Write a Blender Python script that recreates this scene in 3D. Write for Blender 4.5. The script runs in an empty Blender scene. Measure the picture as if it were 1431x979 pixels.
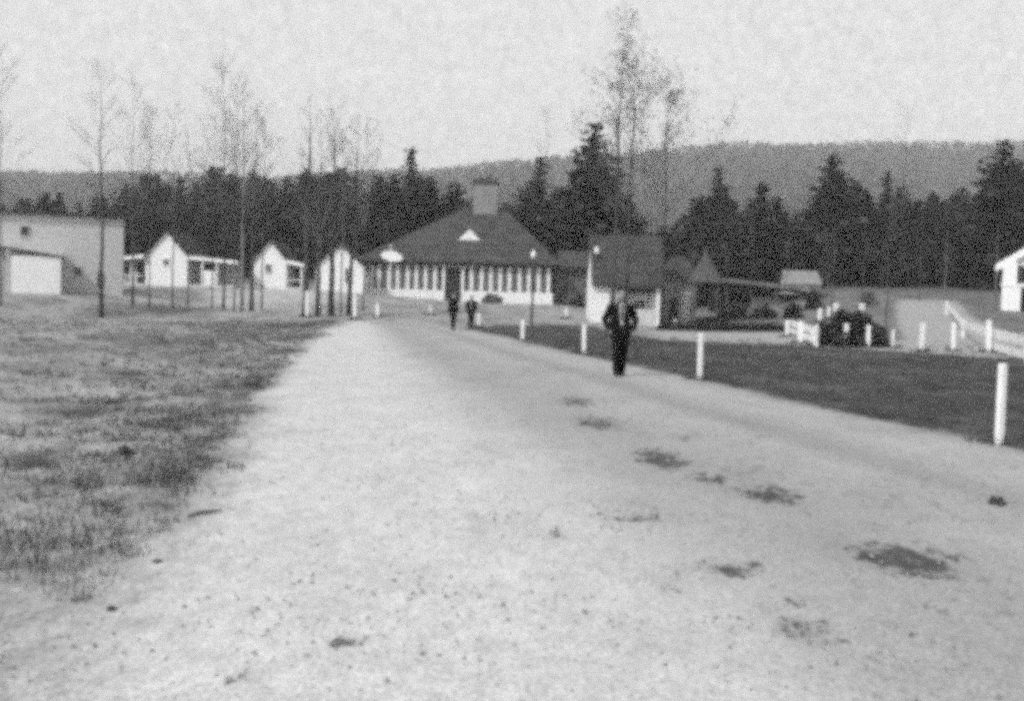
import bpy, bmesh, math, random
import numpy as np
from mathutils import Vector, noise as mnoise

SC = bpy.context.scene
COL = SC.collection
rad = math.radians

# ------------------------------------------------------------------ camera model
F, CX, CY = 1450.0, 715.5, 489.5
CAM_H, PITCH, ROLL = 1.5, rad(2.82), rad(1.5)

def ray(px, py):
    u, v = (px - CX) / F, (CY - py) / F
    c, s = math.cos(ROLL), math.sin(ROLL)
    u, v = u * c - v * s, u * s + v * c
    cp, sp = math.cos(PITCH), math.sin(PITCH)
    return u, cp + v * sp, -sp + v * cp

def P(px, py, Y):
    """world point at depth Y seen at that place of the photo"""
    x, y, z = ray(px, py)
    return Vector((x * Y / y, Y, CAM_H + z * Y / y))

# ------------------------------------------------------------------ terrain
def sm(a, b, t):
    t = np.clip((t - a) / (b - a), 0, 1)
    return t * t * (3 - 2 * t)

RX = [-900, -560, -380, -250, -90, 40, 130, 220, 330, 480, 620, 900]
RZ = [104, 108, 112, 113, 126, 138, 146, 155, 161, 166, 172, 172]

def Hn(x, y):
    x = np.asarray(x, float); y = np.asarray(y, float)
    left = 1.85 * (1 - sm(-17, -2, x)) + 1.15 * sm(-17, -2, x) * (1 - sm(3, 13, x))
    st = 52 - 26 * sm(0, 1, (-x - 19) / 8)
    h = left * sm(0, 1, (y - st) / (84 - st))
    h = h + 0.32 * (1 - sm(-13, -5, x)) * sm(5, 24, y) * (1 - sm(30, 50, y))
    h = h + 4.3 * sm(9, 32, x) * sm(46, 118, y)
    h = h - 0.10 * sm(4.5, 9, x + 0.19 * (y - 11)) * sm(4, 10, y) * (1 - sm(30, 44, y))
    h = h + 2.6 * (1 - sm(0, 20, x)) * sm(88, 118, y)
    rz = np.interp(x / np.maximum(y, 1) * 1000, RX, RZ) - 7.5
    rz = rz + 2.0 * np.sin(x * 0.013) + 1.3 * np.sin(x * 0.041 + 1)
    h = h + (rz - 4) * sm(190, 1060, y)
    return h

def H(x, y):
    return float(Hn(x, y))

def G(px, py, lo=2.0, hi=140.0):
    """ground point under that place of the photo"""
    x, y, z = ray(px, py)
    Y, prev = lo, lo
    while Y < hi:
        if CAM_H + z * Y / y <= H(x * Y / y, Y):
            a, b = prev, Y
            for _ in range(24):
                m = (a + b) / 2
                if CAM_H + z * m / y <= H(x * m / y, m): b = m
                else: a = m
            return Vector((x * b / y, b, H(x * b / y, b)))
        prev = Y
        Y *= 1.01
    return Vector((x * hi / y, hi, H(x * hi / y, hi)))

# ------------------------------------------------------------------ materials (grey: the photo is black and white)
def nodemat(name):
    m = bpy.data.materials.new(name); m.use_nodes = True
    nt = m.node_tree
    return m, nt, nt.nodes, nt.links, nt.nodes['Principled BSDF']

def mat(name, v, var=0.25, scale=6.0, rough=0.85, bump=0.2, spec=0.25, stretch=(1, 1, 1), detail=5.0):
    m, nt, N, L, b = nodemat(name)
    tc = N.new('ShaderNodeTexCoord'); mp = N.new('ShaderNodeMapping')
    mp.inputs['Scale'].default_value = stretch
    L.new(tc.outputs['Object'], mp.inputs['Vector'])
    n = N.new('ShaderNodeTexNoise'); n.inputs['Scale'].default_value = scale; n.inputs['Detail'].default_value = detail
    n.inputs['Roughness'].default_value = 0.65
    L.new(mp.outputs[0], n.inputs['Vector'])
    mr = N.new('ShaderNodeMapRange')
    mr.inputs['From Min'].default_value = 0.3; mr.inputs['From Max'].default_value = 0.7
    mr.inputs['To Min'].default_value = v * (1 - var); mr.inputs['To Max'].default_value = v * (1 + var)
    L.new(n.outputs['Fac'], mr.inputs['Value'])
    L.new(mr.outputs[0], b.inputs['Base Color'])
    b.inputs['Roughness'].default_value = rough
    b.inputs['Specular IOR Level'].default_value = spec
    if bump:
        bp = N.new('ShaderNodeBump'); bp.inputs['Strength'].default_value = bump; bp.inputs['Distance'].default_value = 0.02
        L.new(n.outputs['Fac'], bp.inputs['Height']); L.new(bp.outputs[0], b.inputs['Normal'])
    return m

def leafmat(name, v, var=0.5, scale=0.6, rough=0.8):
    m = mat(name, v, var, scale, rough, 0, 0.15)
    return m

M = {}
M['white'] = mat('white_paint', 0.80, 0.10, 3.0, 0.6)
M['post'] = mat('weathered_white_paint', 0.78, 0.14, 14.0, 0.7, stretch=(1, 1, .25))
M['cream'] = mat('pale_paint', 0.55, 0.16, 2.5, 0.7)
M['clap'] = mat('white_clapboard', 0.78, 0.10, 9.0, 0.65, 0.4, stretch=(.08, .08, 1))
M['roof'] = mat('dark_shingle', 0.045, 0.55, 1.8, 0.9, 0.6, stretch=(.5, 1, 1))
M['roof2'] = mat('grey_shingle', 0.052, 0.55, 1.8, 0.9, 0.6, stretch=(.5, 1, 1))
M['lodge_roof'] = mat('lodge_shingle', 0.05, 0.55, 1.5, 0.9, 0.6, stretch=(.6, 1, 1))
M['grey_wall'] = mat('grey_shingle_wall', 0.24, 0.2, 5.0, 0.9, 0.5, stretch=(.6, .6, 1))
M['hut_wall'] = mat('pale_grey_shingle_wall', 0.50, 0.2, 5.0, 0.9, 0.5, stretch=(.6, .6, 1))
M['dim_wall'] = mat('brown_shingle_wall', 0.105, 0.25, 5.0, 0.9, 0.5, stretch=(.6, .6, 1))
M['stone'] = mat('grey_stone', 0.235, 0.35, 3.2, 0.9, 0.8)
M['stone_dark'] = mat('dark_stone', 0.07, 0.3, 3.2, 0.9, 0.8)
M['glass'] = mat('dark_glass', 0.03, 0.3, 2.0, 0.15, 0, 0.5)
M['screen'] = mat('insect_screen', 0.10, 0.3, 2.0, 0.6, 0, 0.3)
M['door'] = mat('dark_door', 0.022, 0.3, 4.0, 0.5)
M['pole'] = mat('tarred_pole', 0.05, 0.3, 5.0, 0.9)
M['globe'] = mat('milk_glass', 0.75, 0.05, 5.0, 0.3, 0)
M['bark'] = mat('grey_bark', 0.06, 0.5, 4.0, 0.95, 0.5, stretch=(1, 1, .3))
M['bark_pale'] = mat('pale_bark', 0.20, 0.5, 4.0, 0.95, 0.5, stretch=(1, 1, .3))
M['twig'] = mat('twig', 0.11, 0.3, 2.0, 0.95, 0)
M['leaf_dry'] = leafmat('dry_leaf', 0.085, 0.5, 1.0)
M['needle'] = leafmat('pine_needle', 0.042, 0.6, 0.5)
M['needle2'] = leafmat('spruce_needle', 0.034, 0.6, 0.5)
M['needle3'] = leafmat('grey_pine_needle', 0.058, 0.6, 0.4)
M['shrub'] = leafmat('shrub_leaf', 0.032, 0.5, 2.0)
M['shrub_pale'] = leafmat('pale_shrub_leaf', 0.13, 0.5, 2.0)
M['woods'] = leafmat('bare_woods', 0.046, 0.45, 0.02)
M['skin'] = mat('skin', 0.24, 0.08, 9.0, 0.55, 0)
M['hair'] = mat('hair', 0.02, 0.3, 20.0, 0.6)
M['coat'] = mat('dark_wool', 0.010, 0.3, 12.0, 0.95, 0.2, 0.05)
M['trouser'] = mat('dark_trouser', 0.009, 0.3, 12.0, 0.95, 0.2, 0.05)
M['coat2'] = mat('dark_cloth', 0.014, 0.3, 12.0, 0.95, 0.2, 0.05)
M['shirt'] = mat('pale_shirt', 0.42, 0.1, 12.0, 0.8, 0.1)
M['shoe'] = mat('black_shoe', 0.012, 0.2, 12.0, 0.4)
M['clod'] = mat('dark_clod', 0.06, 0.4, 18.0, 0.95, 0.8)
M['pebble'] = mat('pebble', 0.27, 0.45, 9.0, 0.9, 0.2)
M['pebble_dark'] = mat('dark_pebble', 0.12, 0.5, 9.0, 0.9, 0.2)
M['stick'] = mat('dead_wood', 0.11, 0.4, 18.0, 0.95, 0.5)
M['blade'] = leafmat('dry_grass_blade', 0.26, 0.55, 0.9)
M['blade_tuft'] = leafmat('weed_blade', 0.085, 0.5, 0.9)
M['blade_dim'] = leafmat('withered_blade', 0.11, 0.5, 0.9)
M['blade_dark'] = leafmat('turf_blade', 0.052, 0.5, 0.9)
M['well_roof'] = mat('worn_shingle', 0.09, 0.3, 6.0, 0.9, 0.6)
M['shed_roof'] = mat('shed_roof', 0.17, 0.5, 1.2, 0.9)
M['pale_roof'] = mat('pale_roof', 0.25, 0.3, 2.0, 0.8)

# ------------------------------------------------------------------ mesh helpers
class MB:
    def __init__(s): s.v, s.f = [], []
    def add(s, vs, fs):
        o = len(s.v); s.v += [tuple(v) for v in vs]; s.f += [tuple(i + o for i in f) for f in fs]; return s
    def box(s, x0, x1, y0, y1, z0, z1):
        vs = [(x, y, z) for z in (z0, z1) for y in (y0, y1) for x in (x0, x1)]
        return s.add(vs, [(0, 2, 3, 1), (4, 5, 7, 6), (0, 1, 5, 4), (2, 6, 7, 3), (0, 4, 6, 2), (1, 3, 7, 5)])
    def prism(s, prof, y0, y1):           # profile in x,z extruded along y
        n = len(prof)
        vs = [(x, y0, z) for x, z in prof] + [(x, y1, z) for x, z in prof]
        return s.add(vs, [tuple(range(n)), tuple(range(2 * n - 1, n - 1, -1))] +
                     [(i, i + n, (i + 1) % n + n, (i + 1) % n) for i in range(n)])
    def prism_x(s, prof, x0, x1):         # profile in y,z extruded along x
        n = len(prof)
        vs = [(x0, y, z) for y, z in prof] + [(x1, y, z) for y, z in prof]
        return s.add(vs, [tuple(range(n)), tuple(range(2 * n - 1, n - 1, -1))] +
                     [(i, i + n, (i + 1) % n + n, (i + 1) % n) for i in range(n)])
    def rings(s, rings, cap=True):        # list of closed rings with equal counts
        n = len(rings[0]); o = len(s.v)
        for r in rings: s.v += [tuple(p) for p in r]
        for k in range(len(rings) - 1):
            a, b = o + k * n, o + (k + 1) * n
            for i in range(n):
                j = (i + 1) % n
                s.f.append((a + i, a + j, b + j, b + i))
        if cap:
            s.f.append(tuple(o + i for i in range(n))[::-1])
            s.f.append(tuple(o + (len(rings) - 1) * n + i for i in range(n)))
        return s
    def tube(s, pts, rs, n=6, cap=True, ry=None):
        pts = [Vector(p) for p in pts]; R = []
        up = Vector((0, 1, 0))
        for i, p in enumerate(pts):
            d = (pts[min(i + 1, len(pts) - 1)] - pts[max(i - 1, 0)]).normalized()
            a = d.cross(up)
            if a.length < .05: a = d.cross(Vector((1, 0, 0)))
            a.normalize(); b = d.cross(a)
            r2 = rs[i] if ry is None else ry[i]
            R.append([p + a * rs[i] * math.cos(t) + b * r2 * math.sin(t) for t in [2 * math.pi * k / n for k in range(n)]])
        return s.rings(R, cap)
    def mesh(s, name):
        me = bpy.data.meshes.new(name); me.from_pydata(s.v, [], s.f); me.update()
        bm = bmesh.new(); bm.from_mesh(me); bmesh.ops.recalc_face_normals(bm, faces=bm.faces); bm.to_mesh(me); bm.free()
        return me
    def build(s, name, m, parent=None, smooth=False, bevel=0, loc=(0, 0, 0)):
        me = s.mesh(name); me.materials.append(m)
        o = bpy.data.objects.new(name, me); COL.objects.link(o)
        if smooth: me.polygons.foreach_set('use_smooth', [True] * len(me.polygons))
        if bevel:
            b = o.modifiers.new('bevel', 'BEVEL'); b.width = bevel; b.segments = 2; b.limit_method = 'ANGLE'
        o.parent = parent; o.location = loc
        return o

def tag(o, label, cat, group=None, kind=None):
    o['label'] = label; o['category'] = cat
    if group: o['group'] = group
    if kind: o['kind'] = kind
    return o

def empty(name, loc, rz=0.0):
    o = bpy.data.objects.new(name, None); COL.objects.link(o)
    o.location = loc; o.rotation_euler = (0, 0, rz); o.empty_display_size = .2
    return o

def copy_tree(o, parent=None):
    c = o.copy(); COL.objects.link(c); c.parent = parent
    for ch in list(o.children): copy_tree(ch, c)
    return c

# ------------------------------------------------------------------ ground sheet with masks
def sdist(poly, x, y):
    """signed distance to a polygon, positive inside"""
    d2 = np.full(x.shape, 1e9); ins = np.zeros(x.shape, bool)
    n = len(poly)
    for i in range(n):
        ax, ay = poly[i][0], poly[i][1]; bx, by = poly[(i + 1) % n][0], poly[(i + 1) % n][1]
        ex, ey = bx - ax, by - ay
        t = np.clip(((x - ax) * ex + (y - ay) * ey) / (ex * ex + ey * ey + 1e-12), 0, 1)
        d2 = np.minimum(d2, (x - ax - t * ex) ** 2 + (y - ay - t * ey) ** 2)
        if ay != by:
            c = (ay > y) != (by > y)
            ins ^= c & (x < (bx - ax) * (y - ay) / (by - ay) + ax)
    return np.where(ins, 1, -1) * np.sqrt(d2)

LEDGE = [(-1.2, -9), (-1.4, 0)] + [tuple(G(*p)[:2]) for p in [(125, 850), (238, 740), (310, 640), (352, 560), (400, 505), (440, 465), (472, 449)]]
REDGE = [(11.0, -9), (8.0, 0)] + [tuple(G(*p)[:2]) for p in [(1431, 632), (1394, 622), (1150, 572), (977, 531), (817, 498), (700, 470), (640, 458), (560, 448)]]
ROAD = LEDGE + REDGE[::-1]
DARK = [(13.5, -9)] + [(a + 0.05, b) for a, b in REDGE[1:9]] + [tuple(G(*p)[:2]) for p in [(690, 455), (770, 453), (830, 456), (925, 475), (1095, 481), (1250, 491), (1431, 502)]] + [(26, 34), (40, 34), (40, -9)]
DRIVE = [tuple(G(*p)[:2]) for p in [(915, 461), (1095, 463), (1160, 486), (1262, 474), (1250, 440), (1252, 418), (1338, 420), (1365, 446), (1431, 470), (1480, 500), (1290, 491), (1095, 480), (925, 474)]]
SCRUB = [(12, 47), (34, 47), (80, 60), (90, 112), (8, 112)]
YARD = [tuple(G(*p)[:2]) for p in [(140, 408), (330, 404), (505, 404), (505, 414), (440, 436), (330, 432), (200, 424)]]

KY = 0.0072
ys = np.exp(np.arange(0, int(math.log(1520 / 8) / KY) + 1) * KY) * 8 - 17
ss = np.linspace(-1, 1, 440)
YY, SS = np.meshgrid(ys, ss, indexing='ij')
XX = SS * (np.maximum(YY, 0) * 0.74 + 15)
ZZ = Hn(XX, YY)
d_road, d_dark, d_drive, d_yard, d_scrub = [np.full(XX.shape, -50.0) for _ in range(5)]
near = YY < 135
for arr, poly in ((d_road, ROAD), (d_dark, DARK), (d_drive, DRIVE), (d_yard, YARD), (d_scrub, SCRUB)):
    arr[near] = sdist(poly, XX[near], YY[near])
lx = np.interp(YY, [p[1] for p in LEDGE], [p[0] for p in LEDGE])
rx = np.interp(YY, [p[1] for p in REDGE], [p[0] for p in REDGE])
tt = (XX - lx) / np.maximum(rx - lx, 1)
tread = sm(-0.06, 0.05, tt) * (1 - sm(0.22, 0.46, tt))
rut = np.exp(-((tt - 0.76) / 0.05) ** 2) + 0.55 * np.exp(-((tt - 0.50) / 0.10) ** 2)
STAINS = [(925, 640, 30, 12, 1), (1075, 690, 40, 11, 1), (1265, 780, 62, 18, 1.15), (990, 668, 28, 7, .7), (803, 560, 24, 7, .75),
          (835, 590, 32, 9, .8), (1130, 880, 42, 20, .75), (1020, 792, 44, 12, .65), (890, 720, 60, 8, .6), (935, 815, 20, 12, .6),
          (490, 893, 20, 8, .75), (345, 937, 20, 7, .75), (1210, 910, 24, 9, .5), (780, 745, 26, 8, .5), (610, 718, 22, 6, .4),
          (1115, 835, 26, 9, .5), (955, 610, 30, 6, .4), (1322, 855, 12, 6, .5), (740, 480, 30, 5, .4),
          (75, 785, 60, 7, .65), (140, 768, 30, 8, .6), (115, 835, 60, 12, .4), (40, 640, 50, 12, .6), (115, 575, 60, 8, .7), (30, 530, 50, 14, .4),
          (350, 540, 26, 9, 1), (335, 572, 44, 9, .8), (285, 612, 30, 7, .9), (175, 633, 10, 10, .9), (380, 512, 22, 8, .8), (225, 710, 34, 8, .6),
          (405, 455, 55, 7, .9), (260, 478, 90, 18, .55), (330, 470, 60, 14, .6), (110, 488, 40, 8, .6), (240, 434, 50, 3, .8), (440, 452, 30, 4, .9), (300, 452, 50, 6, .6), (365, 525, 20, 8, .9), (420, 470, 26, 6, .9), (395, 490, 24, 6, .9), (320, 560, 24, 8, .7), (300, 640, 22, 7, .7), (60, 560, 40, 8, .6), (200, 575, 40, 8, .5), (90, 740, 40, 8, .7), (180, 715, 28, 9, .7), (60, 690, 40, 9, .5), (200, 470, 50, 8, .5), (300, 505, 40, 9, .6),
          (160, 530, 60, 8, .4), (20, 840, 30, 14, .5), (15, 925, 30, 14, .6), (160, 436, 40, 4, .6)]
stain = np.zeros(XX.shape)
for px, py, a, b, s in STAINS:
    c = G(px, py); D = c.y
    ra = max(a * D / F, .05); rb = max(b * D * D / (F * CAM_H), .08)
    q = ((XX - c.x) / ra) ** 2 + ((YY - c.y) / rb) ** 2
    stain = np.maximum(stain, s * np.exp(-q * 0.8))
# real lumps in the turf and shallow wheel ruts
bumpz = np.zeros(XX.shape)
idx = np.argwhere((YY < 55) & (np.abs(XX) < 32))
for i, j in idx:
    x, y = XX[i, j], YY[i, j]
    n = mnoise.noise((x * .9, y * .9, 0)) + .6 * mnoise.noise((x * 2.3, y * 2.3, 4))
    w = 0.05 if d_road[i, j] < -0.2 else 0.012
    if w < .02 and stain[i, j] > .3: bumpz[i, j] -= .02 * stain[i, j]
    bumpz[i, j] += w * n
ZZ = ZZ + bumpz - 0.02 * np.exp(-((tt - 0.76) / 0.04) ** 2) * (YY < 50)

def ground_material():
    m, nt, N, L, b = nodemat('ground_cover')
    tc = N.new('ShaderNodeTexCoord')
    def att(n):
        a = N.new('ShaderNodeAttribute'); a.attribute_name = n; return a.outputs['Fac']
    def noi(scale, detail=4, rough=.6, dist=0.0, sx=1, sy=1):
        mp = N.new('ShaderNodeMapping'); mp.inputs['Scale'].default_value = (sx, sy, 1)
        L.new(tc.outputs['Object'], mp.inputs['Vector'])
        n = N.new('ShaderNodeTexNoise'); n.inputs['Scale'].default_value = scale; n.inputs['Detail'].default_value = detail
        n.inputs['Roughness'].default_value = rough; n.inputs['Distortion'].default_value = dist
        L.new(mp.outputs[0], n.inputs['Vector']); return n.outputs['Fac']
    def mth(op, a, c, d=None):
        n = N.new('ShaderNodeMath'); n.operation = op
        for i, v in enumerate((a, c, d)):
            if v is None: continue
            if isinstance(v, (int, float)): n.inputs[i].default_value = v
            else: L.new(v, n.inputs[i])
        return n.outputs[0]
    def rng(v, a, c, lo=0., hi=1., smooth=True):
        n = N.new('ShaderNodeMapRange')
        if smooth: n.interpolation_type = 'SMOOTHSTEP'
        L.new(v, n.inputs['Value'])
        n.inputs['From Min'].default_value = a; n.inputs['From Max'].default_value = c
        n.inputs['To Min'].default_value = lo; n.inputs['To Max'].default_value = hi
        return n.outputs[0]
    def mix(f, a, c):
        n = N.new('ShaderNodeMix'); n.data_type = 'FLOAT'
        L.new(f, n.inputs[0])
        for i, v in ((2, a), (3, c)):
            if isinstance(v, (int, float)): n.inputs[i].default_value = v
            else: L.new(v, n.inputs[i])
        return n.outputs[0]
    mid, fine, grit = noi(1.5, 6, .68, .3, 1, .55), noi(8., 6, .74, .2, 1, .55), noi(46., 3, .8, 0, 1, .6)
    patch = noi(.6, 7, .72, .6, 1, .6)
    jag = mth('ADD', mth('MULTIPLY', mth('SUBTRACT', mid, .5), 1.7), mth('MULTIPLY', mth('SUBTRACT', fine, .5), .7))
    # worn pasture: pale dead grass with darker clumps
    past = mix(rng(patch, .40, .60), 0.315, 0.185)
    past = mth('MULTIPLY', past, rng(fine, .3, .7, .50, 1.50, False))
    past = mth('MULTIPLY', past, rng(grit, .3, .7, .62, 1.38, False))
    past = mix(mth('MULTIPLY', rng(mth('ADD', mth('MULTIPLY', mid, .65), mth('MULTIPLY', fine, .35)), .535, .62), .8), past, .07)
    # turf of the right hand field
    turf = mth('MULTIPLY', rng(mid, .3, .7, .034, .062, False), rng(fine, .3, .7, .6, 1.4, False))
    turf = mth('MULTIPLY', turf, rng(grit, .3, .7, .7, 1.3, False))
    turf = mix(mth('MULTIPLY', rng(patch, .47, .62), .8), turf, .10)
    # gravel
    grav = mth('MULTIPLY', rng(mid, .3, .7, .88, 1.12, False), rng(fine, .3, .7, .82, 1.18, False))
    grav = mth('MULTIPLY', grav, rng(grit, .3, .7, .66, 1.34, False))
    rbase = mix(att('tread'), 0.33, 0.47)
    rbase = mth('MULTIPLY', rbase, mth('SUBTRACT', 1.0, mth('MULTIPLY', att('rut'), mth('MULTIPLY', mid, .42))))
    road = mth('MULTIPLY', rbase, grav)
    dk = rng(mth('ADD', mth('MULTIPLY', fine, .6), mth('MULTIPLY', patch, .4)), .515, .61)
    road = mix(mth('MULTIPLY', dk, mth('MULTIPLY', mth('SUBTRACT', 1.0, att('tread')), .65)), road, .13)
    drive = mth('MULTIPLY', grav, .30)
    yard = mth('MULTIPLY', grav, rng(patch, .35, .65, .42, .30))
    past = mix(rng(mth('ADD', att('d_scrub'), mth('MULTIPLY', jag, 3.)), -2, 3), past, mth('MULTIPLY', past, .55))
    base = past
    base = mix(rng(mth('ADD', att('d_yard'), mth('MULTIPLY', jag, 1.5)), -1., 1.4), base, yard)
    base = mix(rng(mth('ADD', att('d_dark'), mth('MULTIPLY', jag, .75)), -.20, .26), base, turf)
    base = mix(rng(mth('ADD', att('d_drive'), mth('MULTIPLY', jag, .6)), -.3, .5), base, drive)
    base = mix(rng(mth('ADD', att('d_road'), mth('MULTIPLY', jag, .85)), -.45, .55), base, road)
    stn = mth('ADD', mth('MULTIPLY', mth('SUBTRACT', fine, .5), 2.2), mth('ADD', mth('MULTIPLY', mth('SUBTRACT', grit, .5), .9), mth('MULTIPLY', mth('SUBTRACT', mid, .5), .6)))
    st = rng(mth('ADD', mth('MULTIPLY', att('stain'), 1.4), mth('MULTIPLY', stn, rng(att('stain'), .02, .3, 0, 2.3))), .36, 1.10)
    base = mix(mth('MULTIPLY', st, .92), base, .05)
    # wooded slope far away
    w = mth('MULTIPLY', rng(noi(.016, 6, .7), .3, .7, .045, .085, False), 1.0)
    sep = N.new('ShaderNodeSeparateXYZ'); L.new(tc.outputs['Object'], sep.inputs[0])
    base = mix(rng(sep.outputs['Y'], 92, 104), base, w)
    L.new(base, b.inputs['Base Color'])
    b.inputs['Roughness'].default_value = .95; b.inputs['Specular IOR Level'].default_value = .1
    bp = N.new('ShaderNodeBump'); bp.inputs['Strength'].default_value = .55; bp.inputs['Distance'].default_value = .03
    L.new(mth('ADD', mth('MULTIPLY', fine, .7), mth('MULTIPLY', grit, .3)), bp.inputs['Height']); L.new(bp.outputs[0], b.inputs['Normal'])
    return m
M['ground'] = ground_material()

nr, nc = XX.shape
fid = np.arange(nr * nc).reshape(nr, nc)
quads = np.stack([fid[:-1, :-1], fid[:-1, 1:], fid[1:, 1:], fid[1:, :-1]], -1).reshape(-1, 4)
ctr = lambda a: ((a[:-1, :-1] + a[1:, 1:]) / 2).reshape(-1)
cr, cd, cv, cyd, cyy = ctr(d_road), ctr(d_dark), ctr(d_drive), ctr(d_yard), ctr(YY)
cls = np.zeros(len(quads), int)                      # pasture
cls[cyd > 0] = 4; cls[cd > 0] = 1; cls[cv > 0] = 2; cls[cr > 0] = 3; cls[cyy > 170] = 5
PTS = np.stack([XX, YY, ZZ], -1).reshape(-1, 3)
ATT = dict(d_road=d_road, d_dark=d_dark, d_drive=d_drive, d_yard=d_yard, d_scrub=d_scrub, tread=tread, rut=rut, stain=stain)
def sheet(name, k):
    q = quads[cls == k]
    used, inv = np.unique(q.reshape(-1), return_inverse=True)
    me = bpy.data.meshes.new(name)
    me.vertices.add(len(used)); me.vertices.foreach_set('co', PTS[used].astype(np.float32).reshape(-1))
    me.loops.add(len(inv)); me.loops.foreach_set('vertex_index', inv.astype(np.int32).reshape(-1))
    me.polygons.add(len(q)); me.polygons.foreach_set('loop_start', np.arange(0, len(inv), 4, dtype=np.int32))
    me.polygons.foreach_set('use_smooth', np.ones(len(q), bool))
    for n, a in ATT.items():
        at = me.attributes.new(n, 'FLOAT', 'POINT'); at.data.foreach_set('value', a.reshape(-1)[used].astype(np.float32))
    me.update(calc_edges=True); me.validate()
    me.materials.append(M['ground'])
    o = bpy.data.objects.new(name, me); COL.objects.link(o); o['kind'] = 'structure'
    return o
for k, n in enumerate(('ground', 'field', 'driveway', 'road', 'yard', 'hills')): sheet(n, k)

# ------------------------------------------------------------------ grass, stuff
rnd = random.Random(5)
def grass(name, m, n, pick, hmin, hmax, label):
    b = MB(); k = 0; tries = 0
    while k < n and tries < n * 30:
        tries += 1
        p = pick()
        if p is None: continue
        x, y = p; z = H(x, y) - .03
        k += 1
        for _ in range(rnd.randint(4, 7)):
            a = rnd.uniform(0, 6.28); h = rnd.uniform(hmin, hmax) * (1 + .02 * y); w = rnd.uniform(.004, .009) * (1 + .05 * y)
            ox, oy = rnd.gauss(0, .04), rnd.gauss(0, .04)
            lx_, ly_ = rnd.gauss(0, .6) * h, rnd.gauss(0, .6) * h
            ca, sa = math.cos(a) * w, math.sin(a) * w
            b.add([(x + ox - ca, y + oy - sa, z), (x + ox + ca, y + oy + sa, z), (x + ox + lx_, y + oy + ly_, z + h + .03)], [(0, 1, 2)])
    o = b.build(name, m)
    tag(o, label, 'grass', kind='stuff'); return o
LX = lambda y: np.interp(y, [p[1] for p in LEDGE], [p[0] for p in LEDGE])
RXE = lambda y: np.interp(y, [p[1] for p in REDGE], [p[0] for p in REDGE])
def pick_right():
    y = 8 * (46 / 8) ** rnd.random()
    e = RXE(y) + .1; x = e + rnd.random() * (y * .55 + 2)
    return x, y
CL = []
for _ in range(520):
    y = 7 * (54 / 7) ** rnd.random()
    x = LX(y) - .1 - abs(rnd.gauss(0, .3 + .085 * y))
    CL.append((x, y, rnd.uniform(.02, .09) + .007 * y))
def pick_edge():
    x, y, q = rnd.choice(CL)
    return x + rnd.gauss(0, q * 1.4), y + rnd.gauss(0, q * .8)
def pick_any():
    y = 5 * (50 / 5) ** rnd.random()
    return LX(y) - .05 - (rnd.random() ** 1.2) * (y * .55 + 3), y
grass('grass', M['blade'], 7000, pick_any, .008, .05, 'short dead grass in ragged clumps on the bank left of the road')
grass('dark_grass', M['blade_tuft'], 2100, pick_edge, .01, .07, 'dark weedy tufts along the ragged left edge of the road')
grass('withered_grass', M['blade_dim'], 3000, pick_any, .01, .06, 'darker withered grass strewn thinly over the left bank')
grass('turf_grass', M['blade_dark'], 4500, pick_right, .01, .06, 'short dark turf in the field right of the white roadside posts')

def gravel(name, m, n, rmin, rmax, label):
    b = MB()
    for _ in range(n):
        y = 2.6 * (30 / 2.6) ** rnd.random()
        x = rnd.uniform(LX(y) - .5, RXE(y) + .2); r_ = rnd.uniform(rmin, rmax) * rnd.uniform(.5, 1) * (1 + .02 * y)
        z = H(x, y) + .004
        a = rnd.uniform(0, 6.28); q = []
        for k in range(5): q.append((x + r_ * rnd.uniform(.7, 1.2) * math.cos(a + k * 1.257), y + r_ * rnd.uniform(.7, 1.2) * math.sin(a + k * 1.257), z - .01))
        t_ = [(x + (u - x) * .55, y + (v - y) * .55, z + r_ * rnd.uniform(.4, .8)) for u, v, _ in q]
        b.rings([q, t_])
    o = b.build(name, m); tag(o, label, 'gravel', kind='stuff')
gravel('gravel', M['pebble'], 5200, .005, .016, 'pale and dark loose pebbles strewn over the dirt road')
gravel('dark_gravel', M['pebble_dark'], 1100, .004, .012, 'dark loose stones strewn over the dirt road')
# ------------------------------------------------------------------ clods, stone, stick on the road
def clod(px, py, r, label, flat=.5):
    c = G(px, py); b = MB(); me = bmesh.new()
    bmesh.ops.create_icosphere(me, subdivisions=4, radius=1)
    sd = rnd.random() * 50
    for v in me.verts:
        n = .8 + .55 * mnoise.noise(v.co * 1.5 + Vector((sd, 0, 0))) + .35 * mnoise.noise(v.co * 3.7 + Vector((sd, 3, 0)))
        v.co = Vector((v.co.x * n * r * 1.2, v.co.y * n * r, v.co.z * n * r * flat))
    mesh = bpy.data.meshes.new('clod'); me.to_mesh(mesh); me.free(); mesh.materials.append(M['clod'])
    o = bpy.data.objects.new('dirt_clod', mesh); COL.objects.link(o)
    o.location = c + Vector((0, 0, r * flat * .35)); o.rotation_euler.z = rnd.uniform(0, 6)
    tag(o, label, 'clod', 'loose clods lying by the road')
clod(1393, 704, .06, 'dark earth clod on the right road shoulder, below the nearest white post', .8)
clod(220, 786, .03, 'small dark clod on the left edge of the road near the stick')
clod(156, 852, .027, 'small dark clod on the left verge, lowest one in the picture')
clod(176, 634, .07, 'dark clod among the dead grass of the left bank', .8)
clod(352, 538, .12, 'broad dark sod hump at the left road edge before the trees', .5)
c0 = G(285, 719)
b = MB(); b.tube([(-.08, -.08, .010), (-.01, 0, .02), (.09, .10, .014)], [.009, .012, .006], 7)
o = b.build('stick', M['stick'], None, True, loc=c0); tag(o, 'short dead stick lying on the pale left part of the road', 'stick')

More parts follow.
